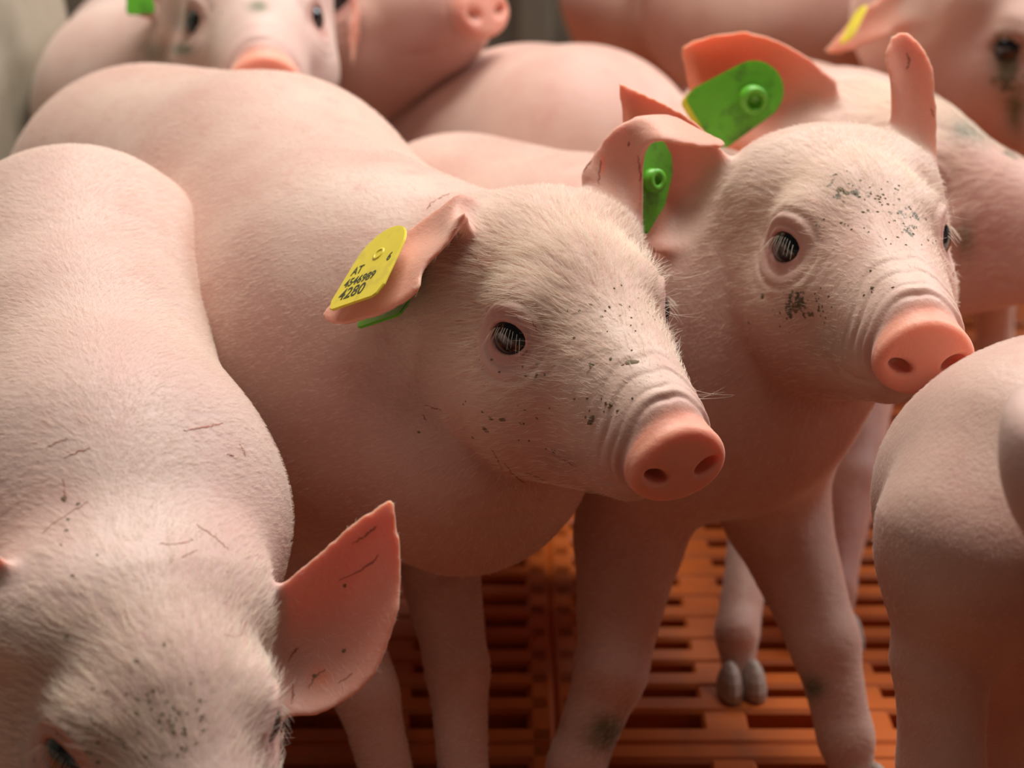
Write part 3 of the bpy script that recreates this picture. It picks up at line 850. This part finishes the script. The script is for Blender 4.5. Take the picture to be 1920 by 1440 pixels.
# ---- the piglet in focus with the yellow ear tag
main_piglet = build_pig(dict(
    label='large piglet in the centre facing right with a yellow ear tag and sharp bristly face',
    t=(0.0332, 0.8483, 0.2907), rot=(-63.7, 1.7, 1.4), vox=1.7, refine=True, grid=6, neck=.057, earR_d=-.014,
    body=[(at(285, 395, 1.25), .0915), (at(498, 456, 1.14), .095), (at(668, 628, 1.02), .088)],
    feet=dict(fr=(-.056, .86), fl=(-.022, .875)), lsc=.82, extra=[(at(640, 715, 1.02), at(875, 835, .97), .086, .064, 16)],
    earR=[[(905, 385, 18), (900, 425, 16), (890, 465, 13), (875, 505, 9)],
          [(870, 357, 9), (856, 392, 4), (860, 415, -6), (876, 398, -17)],
          [(832, 380, 11), (822, 420, 7), (826, 448, -2), (845, 450, -18)],
          [(770, 425, 13), (762, 465, 8), (760, 492, -3), (797, 503, -20)],
          [(690, 490, 13), (690, 525, 7), (712, 552, -2), (786, 546, -27)],
          [(640, 545, 12), (642, 572, 7), (670, 592, -1), (735, 584, -18)],
          [(598, 588, 10), (605, 601, 7), (615, 606, 4), (640, 614, -2)]],
    earL=[[(1085, 335, 0), (1125, 375, 4), (1165, 415, 4), (1207, 455, 0)],
          [(1115, 282, 0), (1145, 320, 8), (1178, 350, 8), (1207, 385, 0)],
          [(1150, 238, 0), (1170, 262, 5), (1190, 285, 5), (1208, 305, 0)],
          [(1195, 216, 6), (1208, 230, 2), (1220, 248, -4), (1226, 268, -10)],
          [(1258, 217, 10), (1262, 232, 2), (1266, 250, -6), (1272, 272, -14)],
          [(1310, 243, 10), (1312, 253, 3), (1315, 265, -4), (1318, 278, -10)],
          [(1364, 268, 4), (1363, 271, 2), (1361, 274, 0), (1360, 277, -2)]],
    marks=[('mud', 1200, 590, 45, 60, .55), ('mud', 1085, 760, 90, 60, .3), ('flush_shade', 790, 800, 150, 170, .25),
           ('mud', 930, 800, 120, 60, .2), ('grime', 1060, 860, 50, 26, .22), ('red', 1130, 310, 8, 30, .9), ('red', 1200, 320, 7, 35, .7),
           ('red', 905, 490, 30, 18, .4), ('flush_shade', 600, 450, 70, 16, .35), ('flush_shade', 640, 520, 16, 60, .3), ('flush_shade', 560, 640, 90, 110, .3), ('flush_shade', 660, 760, 120, 120, .3), ('grime', 980, 1010, 200, 80, .12), ('mud', 1140, 960, 90, 30, .3)]))

# ---- front left piglet, head down
sniffing_piglet = build_pig(dict(
    label='pale piglet at the lower left with its head lowered and one big upright ear',
    t=tuple(at(316, 1384, .735)), rot=(-64, 22, -5), hs=1.03, vox=1.8, refine=False, grid=6, skin=SKIN_PALE, neck=.053,
    body=[(at(140, 540, 1.02), .073), (at(140, 710, .93), .0625), (at(205, 960, .84), .069)], lsc=.9,
    feet=dict(fr=(-.215, .77), fl=(-.125, .775)), earred=1.0,
    earL=[[(440, 1165, 0), (450, 1225, -2), (470, 1285, -2), (505, 1345, 0)],
          [(510, 1105, 0), (540, 1180, 15), (560, 1270, 15), (568, 1350, 0)],
          [(590, 1040, 0), (630, 1130, 15), (645, 1220, 15), (650, 1318, 0)],
          [(670, 968, 0), (695, 1060, 8), (710, 1140, 8), (714, 1255, 0)],
          [(740, 925, 0), (748, 970, 0), (757, 1060, 3), (750, 1150, 0)]],
    earR=[[(155, 1130, 0), (135, 1175, -4), (110, 1220, -4), (70, 1260, 0)],
          [(85, 1108, 0), (60, 1150, 8), (40, 1200, 8), (10, 1255, 0)],
          [(25, 1060, 0), (0, 1110, 8), (-20, 1170, 8), (-50, 1240, 0)],
          [(-35, 1010, 0), (-60, 1060, 8), (-80, 1120, 8), (-100, 1180, 0)],
          [(-110, 970, 0), (-120, 980, 0), (-130, 1000, 3), (-140, 1020, 0)]],
    marks=[('mud', 200, 1370, 110, 60, .5), ('mud', 340, 1370, 60, 60, .5), ('flush_shade', 230, 700, 50, 240, .28), ('flush_shade', 90, 960, 100, 80, .35), ('flush_shade', 440, 980, 80, 120, .3), ('red', 600, 1270, 40, 40, .9)]))  # spine mark paints the dark furrow, ear mark the glow of backlight

# ---- right hand piglet looking right
looking_piglet = build_pig(dict(
    label='piglet right of centre with mud spots on its forehead and one ear standing straight up',
    t=(0.1666, 0.9076, 0.3114), rot=(-80.5, -5, 0.5), vox=2.0, refine=True, grid=6, neck=.060,
    body=[(at(865, 485, 1.27), .080), (at(1095, 560, 1.17), .082), (at(1335, 670, 1.05), .080)],
    feet=dict(fr=(.035, .90), fl=(.180, .93), hr=(-.04, 1.13), hl=(.06, 1.18)), lsc=.95,
    earR=[[(1375, 300, 0), (1345, 370, 6), (1325, 425, 6), (1292, 478, 0)],
          [(1345, 262, -4), (1290, 330, 14), (1262, 405, 14), (1215, 475, -6)],
          [(1290, 215, -4), (1250, 270, 12), (1225, 330, 12), (1190, 420, -4)],
          [(1225, 178, -2), (1205, 220, 6), (1190, 260, 6), (1170, 300, 0)],
          [(1150, 143, 0), (1155, 152, 0), (1158, 165, 0), (1162, 190, 0)]],
    earL=[[(1635, 285, 0), (1680, 305, 4), (1720, 335, 4), (1765, 375, 0)],
          [(1665, 225, 0), (1700, 235, 6), (1730, 250, 6), (1762, 275, 0)],
          [(1668, 160, -4), (1695, 165, 4), (1725, 170, 4), (1757, 185, -4)],
          [(1657, 105, -5), (1685, 105, 2), (1720, 105, 2), (1752, 125, -5)],
          [(1666, 65, -2), (1685, 56, 0), (1705, 54, 0), (1735, 85, -2)]],
    marks=[('mud', 1600, 360, 90, 40, .75), ('mud', 1700, 410, 60, 50, .75), ('mud', 1500, 570, 55, 45, .85), ('grime', 1560, 640, 50, 40, .3),
           ('grime', 1140, 1375, 45, 40, .9), ('grime', 1525, 1288, 26, 24, .95), ('flush_shade', 1300, 620, 90, 150, .4), ('flush_shade', 1450, 850, 150, 120, .3)]))

# ---- right edge: hindquarter close to the camera
rump_body = [(at(2014, 932, .83), .070), (at(2120, 900, .90), .074), (at(2290, 880, .98), .072)]
ht, hr = auto_head(rump_body)
rump_piglet = build_pig(dict(
    label='piglet cut by the right edge, only its grey pink thigh and hind leg showing',
    t=ht, rot=hr, body=rump_body, vox=2.6, grid=6, detail=True, lsc=1.0,
    tail=False, skip=('hr',), feet=dict(hl=(.24, .85)),
    extra=[(at(1940, 885, .80), at(1842, 1025, .79), .049, .042, 20), (at(1842, 1025, .79), at(1768, 1230, .795), .040, .0205, 12), (at(1768, 1230, .795), at(1764, 1440, .80), .0195, .017, 6),
           (at(1764, 1440, .80), (.172, .700, .03), .017, .014, 6), ((.172, .700, .03), (.176, .694, .010), .014, .011, 6)],
    marks=[('grime', 1700, 1000, 60, 400, .12)]))
flank_body = [(at(2312, 850, .67), .060), (at(2500, 830, .70), .062), (at(2750, 820, .74), .06)]
ht, hr = auto_head(flank_body)
flank_piglet = build_pig(dict(
    label='sliver of pale piglet flank at the far right edge before the grey pink thigh',
    t=ht, rot=hr, body=flank_body, vox=4, grid=8, detail=False, skin=SKIN_PALE, tail=False, feet=dict(hr=(.30, .55), hl=(.30, .66))))

# ---- behind: green tagged ear and muddy forehead at the right
eR = at(1728, 352, 1.13); F_rot = (-27, -4, 0)
F_t = eR + (rot(*[math.radians(a) for a in F_rot]) @ np.array([0, .040, 0]))
profile_piglet = build_pig(dict(
    label='muddy-browed piglet at right with a big ear holding a green tag',
    t=tuple(F_t), rot=F_rot, hs=1.12, vox=3, grid=7,
    body=[(at(1400, 320, 1.58), .078), (at(1480, 325, 1.46), .08), (at(1570, 350, 1.32), .074)], neck=.055,
    feet=dict(fr=(.133, 1.05), fl=(.20, 1.11)), lsc=.82,
    earR=[[(1580, 155, 0), (1562, 200, 5), (1540, 240, 5), (1500, 300, 0)],
          [(1510, 100, -6), (1490, 150, 14), (1470, 210, 14), (1440, 300, 0)],
          [(1430, 63, -8), (1410, 110, 16), (1390, 180, 16), (1370, 290, 0)],
          [(1350, 60, -6), (1335, 100, 8), (1320, 160, 10), (1305, 240, 0)],
          [(1268, 78, 0), (1270, 95, 0), (1278, 115, 0), (1290, 160, 0)]],
    earL=1.5, earred=1.5, ear_th=2.6,
    marks=[('mud', 1840, 235, 75, 45, 1.0), ('grime', 1825, 240, 55, 35, .55), ('mud', 1900, 275, 30, 40, .9), ('flush_shade', 1850, 440, 110, 160, .9), ('grime', 1810, 450, 20, 40, .6)]))  # largest mark paints the shade on the lower face as darker skin
eR = at(1888, 92, 1.40); G_rot = (-30, 25, 0)
G_t = eR + (rot(*[math.radians(a) for a in G_rot]) @ np.array([0, .040, 0]))
corner_piglet = build_pig(dict(
    label='blurred piglet in the top right corner with dark cheek mud and a drooping ear',
    t=tuple(G_t), rot=G_rot, hs=1.05, vox=4, grid=8,
    body=[(at(1985, -55, 1.84), .082), (at(1900, -25, 1.73), .083), (at(1810, 10, 1.60), .08)], neck=.064,
    earR=[[(1765, -60, 0), (1762, -20, 4), (1752, 15, 4), (1745, 45, 0)],
          [(1690, -40, 0), (1692, 0, 8), (1690, 30, 8), (1690, 58, 0)],
          [(1600, 20, 0), (1608, 50, 6), (1615, 72, 6), (1630, 92, 0)],
          [(1535, 96, 0), (1540, 100, 0), (1545, 104, 0), (1550, 110, 0)]],
    earL=.2, ear_th=2.6, marks=[('grime', 1885, 110, 28, 60, .9), ('grime', 1905, 200, 22, 60, .8), ('mud', 1890, 130, 50, 100, .9)]))

# ---- behind the back of the piglet in focus
J_rot = (-80, -8, 0)
facing_piglet = build_pig(dict(
    label='blurred piglet at top left facing the camera over the back of the centre piglet',
    t=(-.177, 1.375, .337), rot=J_rot, hs=1.1, vox=2.6, grid=7, skin=SKIN_PALE,
    body=[(at(300, 90, 1.88), .075), (at(282, 140, 1.70), .077), (at(262, 190, 1.54), .075)], neck=.05,
    earR=[[(300, -20, 0), (290, 0, 4), (285, 20, 4), (280, 40, 0)], [(270, -60, 0), (262, -30, 6), (256, 0, 6), (250, 30, 0)],
          [(250, -80, 0), (244, -60, 3), (238, -40, 3), (236, -20, 0)]],
    earL=[[(640, -40, 0), (650, -10, 4), (655, 20, 4), (645, 45, 0)], [(665, -20, 0), (672, 20, 6), (668, 60, 6), (650, 90, 0)],
          [(670, 60, 0), (672, 90, 3), (668, 120, 3), (658, 150, 0)]],
    marks=[('grime', 340, 92, 22, 12, 1.0), ('grime', 290, 95, 30, 30, .6), ('grime', 485, 12, 22, 14, .7), ('mud', 380, 50, 80, 60, .5), ('grime', 345, 40, 22, 22, .6), ('red', 310, 80, 40, 30, .4)]))
L_rot = (-40, -22, 0)
R_ = rot(*[math.radians(a) for a in L_rot]); L_t = at(905, 12, 1.42) - R_ @ np.array([.083, 0, -.034]) * 1.15
nosing_piglet = build_pig(dict(
    label='blurred reddish piglet head at the top centre with its snout raised to the right',
    t=tuple(L_t), rot=L_rot, hs=1.15, vox=3, grid=8,
    body=[(at(610, -60, 1.95), .08), (at(620, -20, 1.85), .082), (at(640, 20, 1.70), .078)], neck=.055,
    marks=[('flush_shade', 820, 90, 160, 120, .8), ('red', 900, 20, 60, 40, .5)]))
across_body = [(at(1085, 325, 1.44), .093), (at(990, 322, 1.50), .093), (at(890, 330, 1.56), .088)]
ht, hr = auto_head(across_body, -75, 30)
across_piglet = build_pig(dict(
    label='blurred pale piglet back lying crosswise between the reddish snout and the green tagged ears',
    t=(ht[0], ht[1], ht[2] - .03), rot=hr, body=across_body, vox=5, grid=8, detail=False))
back_body = [(at(1385, 0, 1.85), .094), (at(1480, 0, 1.86), .096), (at(1575, -10, 1.89), .095)]
ht, hr = auto_head(back_body, 60, 30)
rear_piglet = build_pig(dict(
    label='far blurred piglet flank along the top edge behind the big pink ear',
    t=ht, rot=hr, body=back_body, vox=5, grid=8, detail=False))
b2 = [(at(1212, -20, 2.08), .085), (at(1225, -50, 2.2), .085), (at(1240, -70, 2.3), .082)]
ht, hr = auto_head(b2, 0, 20)
distant_piglet = build_pig(dict(
    label='distant blurred piglet rump at the top edge right of the dark post',
    t=ht, rot=hr, body=b2, vox=5, grid=8, detail=False))

bd.location = at(-85, 160, 1.47)[0:3] * np.array([1, 1, 0]) + np.array([0, 0, .40]); bd.rotation_euler = (0, math.radians(-7), math.radians(-4))

# ---- tags
def tag_set(g, spec):
    """one ear tag: plates, bosses and print as sub-parts of the tag"""
    root = bpy.data.objects.new('ear_tag', None); COL.objects.link(root); root.parent = g.ob
    root['label'] = spec['label']
    c = at(*spec['c']); m = frame(c, cv(*spec['x']), cv(*spec['y']))
    m = Matrix.Translation(-g.ob.location) @ m; root.matrix_local = m
    return root
t = tag_set(main_piglet, dict(label='yellow ear tag with black print and a green back plate', c=(712, 509, .8935), x=(20.5, 5.5, -22), y=(17.4, 36, 24)))
tag_plate(shield(34, 46.5), 1.3, YELLOW, 'tag_plate', t, Matrix.Translation((0, 0, .0045)))
ring('pin_boss', 3.6, 2.4, .5, YELLOW, t, Matrix.Translation((.001, .006, .0051)), depth=3)
for s, x, y, size, sx in (('AT', -13.5, -4.6, 7.0, .85), ('6', 10.5, -2.6, 7.0, .8), ('4546989', -14.5, -11.8, 7.0, .90), ('4280', -13.5, -20.4, 9.6, .95)):
    text_on(t, s, x, y, size, sx=sx, z=5.25)
gt = tag_piece(t, main_piglet, (742, 541, .906), (20.5, 5.5, -22), (17.4, 36, 24), shield(31, 41), 1.6, GREEN, 'back_plate')
gt['label'] = 'bright green back plate'
t = tag_set(looking_piglet, dict(label='bright green ear tag', c=(1212, 345, .970), x=(22, -3, 20), y=(3, 42, 0)))
tag_plate([(-17, 8), (-15, 17), (-9, 22), (0, 24), (9, 22), (15, 17), (17, 8), (14, -8), (4, -24), (-4, -24), (-14, -8)], 2, GREEN, 'tag_plate', t, Matrix.Identity(4))
ring('pin_boss', 6, 2.5, 5, GREEN, t, Matrix.Translation((.002, .002, .001)))
t = tag_set(profile_piglet, dict(label='green ear tag with a raised hollow boss', c=(1387, 187, 1.120), x=(.53, -.85, .1), y=(.84, .55, -.05)))
tag_plate(shield(34, 52), 2.6, GREEN, 'tag_plate', t, Matrix.Identity(4))
ring('pin_boss', 8.0, 4.6, 9, GREEN, t, Matrix.Translation((.003, .006, .001)) @ Matrix.Rotation(.25, 4, 'Y'))
yb = tag_plate(shield(29, 51), 2, YELLOW, 'front_plate', t, Matrix.Translation((-.002, -.003, -.010))); yb['label'] = 'yellow front plate'
t = tag_set(corner_piglet, dict(label='yellow ear tag with a green back plate', c=(1602, 45, 1.37), x=(.45, .2, -.8), y=(.5, .8, .3)))
tag_plate(shield(13, 34), 2, YELLOW, 'tag_plate', t, Matrix.Identity(4))
gp = tag_piece(t, corner_piglet, (1645, 82, 1.40), (1, .4, .2), (-.3, 1, 0), shield(22, 16), 2, GREEN, 'back_plate'); gp['label'] = 'green back plate'
t = tag_set(facing_piglet, dict(label='green ear tag', c=(262, 0, 1.38), x=(1, .1, .2), y=(-.1, 1, 0)))
tag_plate(shield(18, 20), 2, GREEN, 'tag_plate', t, Matrix.Identity(4))

# ---- fur, lashes, whiskers
fur(main_piglet, 46 * QF, 20 * QF, 7.0, 3.2); lashes(main_piglet)
fur(sniffing_piglet, 30 * QF, 45 * QF, 7.0, 4.5, 5); lashes(sniffing_piglet)
fur(looking_piglet, 30 * QF, 14 * QF, 5.0, 3.0, 3); lashes(looking_piglet)
fur(profile_piglet, 30, 15, 7, 4)
fur(rump_piglet, 6, 6, 4, 2.0)
whiskers(main_piglet, [((6, 36, 17), (.5, .6, .5)), ((20, 26, 8), (.6, .6, .2)), ((60, 16, -16), (.7, .6, .3)), ((6, -36, -16), (.2, -.6, -.7))], 9, 22)
whiskers(main_piglet, [((30, 4, -68), (.1, 0, -1)), ((10, 6, -72), (0, 0, -1))], 12, 9)
whiskers(looking_piglet, [((6, 36, 17), (.5, .6, .5)), ((-70, -20, 10), (-.3, -.8, .3))], 8, 14)
whiskers(sniffing_piglet, [((-40, 46, -30), (-.2, .9, .2)), ((-20, 48, -36), (0, 1, -.2))], 30, 14, .3)

# ---- scratches and flecks
bv = bvh_of(main_piglet)
scratches(main_piglet, bv, [
    (5, (945, 868), (968, 895), (985, 905)), (4, (985, 885), (1005, 893), (1020, 900)), (4, (920, 840), (932, 860), (942, 880)),
    (6, (1166, 684), (1180, 680), (1196, 677)), (5, (1100, 700), (1107, 690), (1108, 678)), (5, (976, 668), (985, 662), (989, 655)),
    (5, (1008, 620), (1001, 608), (996, 598)), (4, (795, 760), (812, 765), (828, 770)), (4, (792, 778), (800, 790)),
    (5, (822, 372), (832, 368), (842, 362)), (4, (800, 395), (808, 382), (820, 374)), (8, (1122, 345), (1124, 320), (1127, 300)), (5, (1092, 325), (1102, 310), (1110, 300)),
    (6, (1195, 290), (1200, 320), (1201, 340)), (5, (1180, 265), (1178, 275)), (4, (1030, 850), (1050, 858), (1075, 872)), (4, (860, 480), (885, 478), (905, 500))])
flecks(main_piglet, bv, [(1108, 788, 13, 8, -.6, 1), (1108, 684, 7, 4, .4, 1), (1182, 679, 16, 6, -.15, 1), (1145, 673, 4, 4, 0, 1), (942, 787, 5, 8, 1.2, 1), (920, 785, 6, 4, 0, 1), (910, 806, 9, 8, .5, 1),
    (1005, 705, 3, 9, .4, 1), (1040, 845, 20, 10, .2, 5), (1190, 590, 60, 70, .6, 16), (1110, 760, 60, 30, 0, 7), (960, 800, 130, 60, .2, 14), (1095, 600, 50, 60, .7, 7), (990, 690, 60, 30, 0, 6), (1135, 760, 30, 20, 0, 6)])
bv = bvh_of(sniffing_piglet)
scratches(sniffing_piglet, bv, [(6, (345, 808), (375, 803), (400, 797), (416, 794)), (4, (85, 840), (110, 828), (128, 822)), (5, (120, 858), (145, 848), (170, 840)),
    (6, (425, 850), (440, 856)), (6, (447, 832), (456, 842), (460, 856)), (6, (118, 900), (122, 930), (124, 940)), (4, (80, 1000), (110, 975), (165, 940)), (5, (368, 985), (400, 1005), (430, 1032)),
    (4, (300, 1020), (340, 1018), (362, 1012)), (4, (340, 1045), (370, 1032)), (6, (420, 1190), (448, 1192), (462, 1165)), (5, (635, 1090), (690, 1060), (710, 1040)), (6, (660, 1020), (690, 1000), (708, 985)),
    (6, (580, 1290), (590, 1270), (610, 1255)), (5, (635, 1280), (650, 1272), (662, 1262)), (6, (540, 1240), (552, 1222), (560, 1215)), (6, (545, 1320), (550, 1300), (548, 1280))])
flecks(sniffing_piglet, bv, [(120, 936, 6, 6, 0, 1), (125, 1196, 5, 5, 0, 1), (308, 1208, 4, 6, 0, 1), (252, 1240, 7, 4, 0, 1), (646, 1098, 4, 4, 0, 1), (645, 1220, 5, 4, 0, 1), (590, 1268, 5, 5, 0, 1),
    (200, 1400, 130, 80, 0, 40), (340, 1370, 70, 80, .3, 26), (250, 1330, 120, 60, 0, 12), (175, 1320, 30, 60, 0, 8), (110, 1010, 100, 60, 0, 6)])
bv = bvh_of(looking_piglet)
flecks(looking_piglet, bv, [(1575, 355, 9, 7, 0, 1), (1590, 362, 7, 6, 0, 1), (1640, 365, 80, 40, .3, 34), (1700, 425, 50, 60, .5, 26), (1580, 420, 60, 12, 0, 8), (1505, 575, 60, 40, 0, 26), (1490, 580, 10, 9, 0, 1), (1518, 590, 6, 6, 0, 1), (1430, 555, 6, 6, 0, 1), (1640, 535, 40, 20, 0, 5)])
scratches(looking_piglet, bv, [(8, (1700, 100), (1705, 115), (1700, 130)), (5, (1745, 200), (1750, 220))])
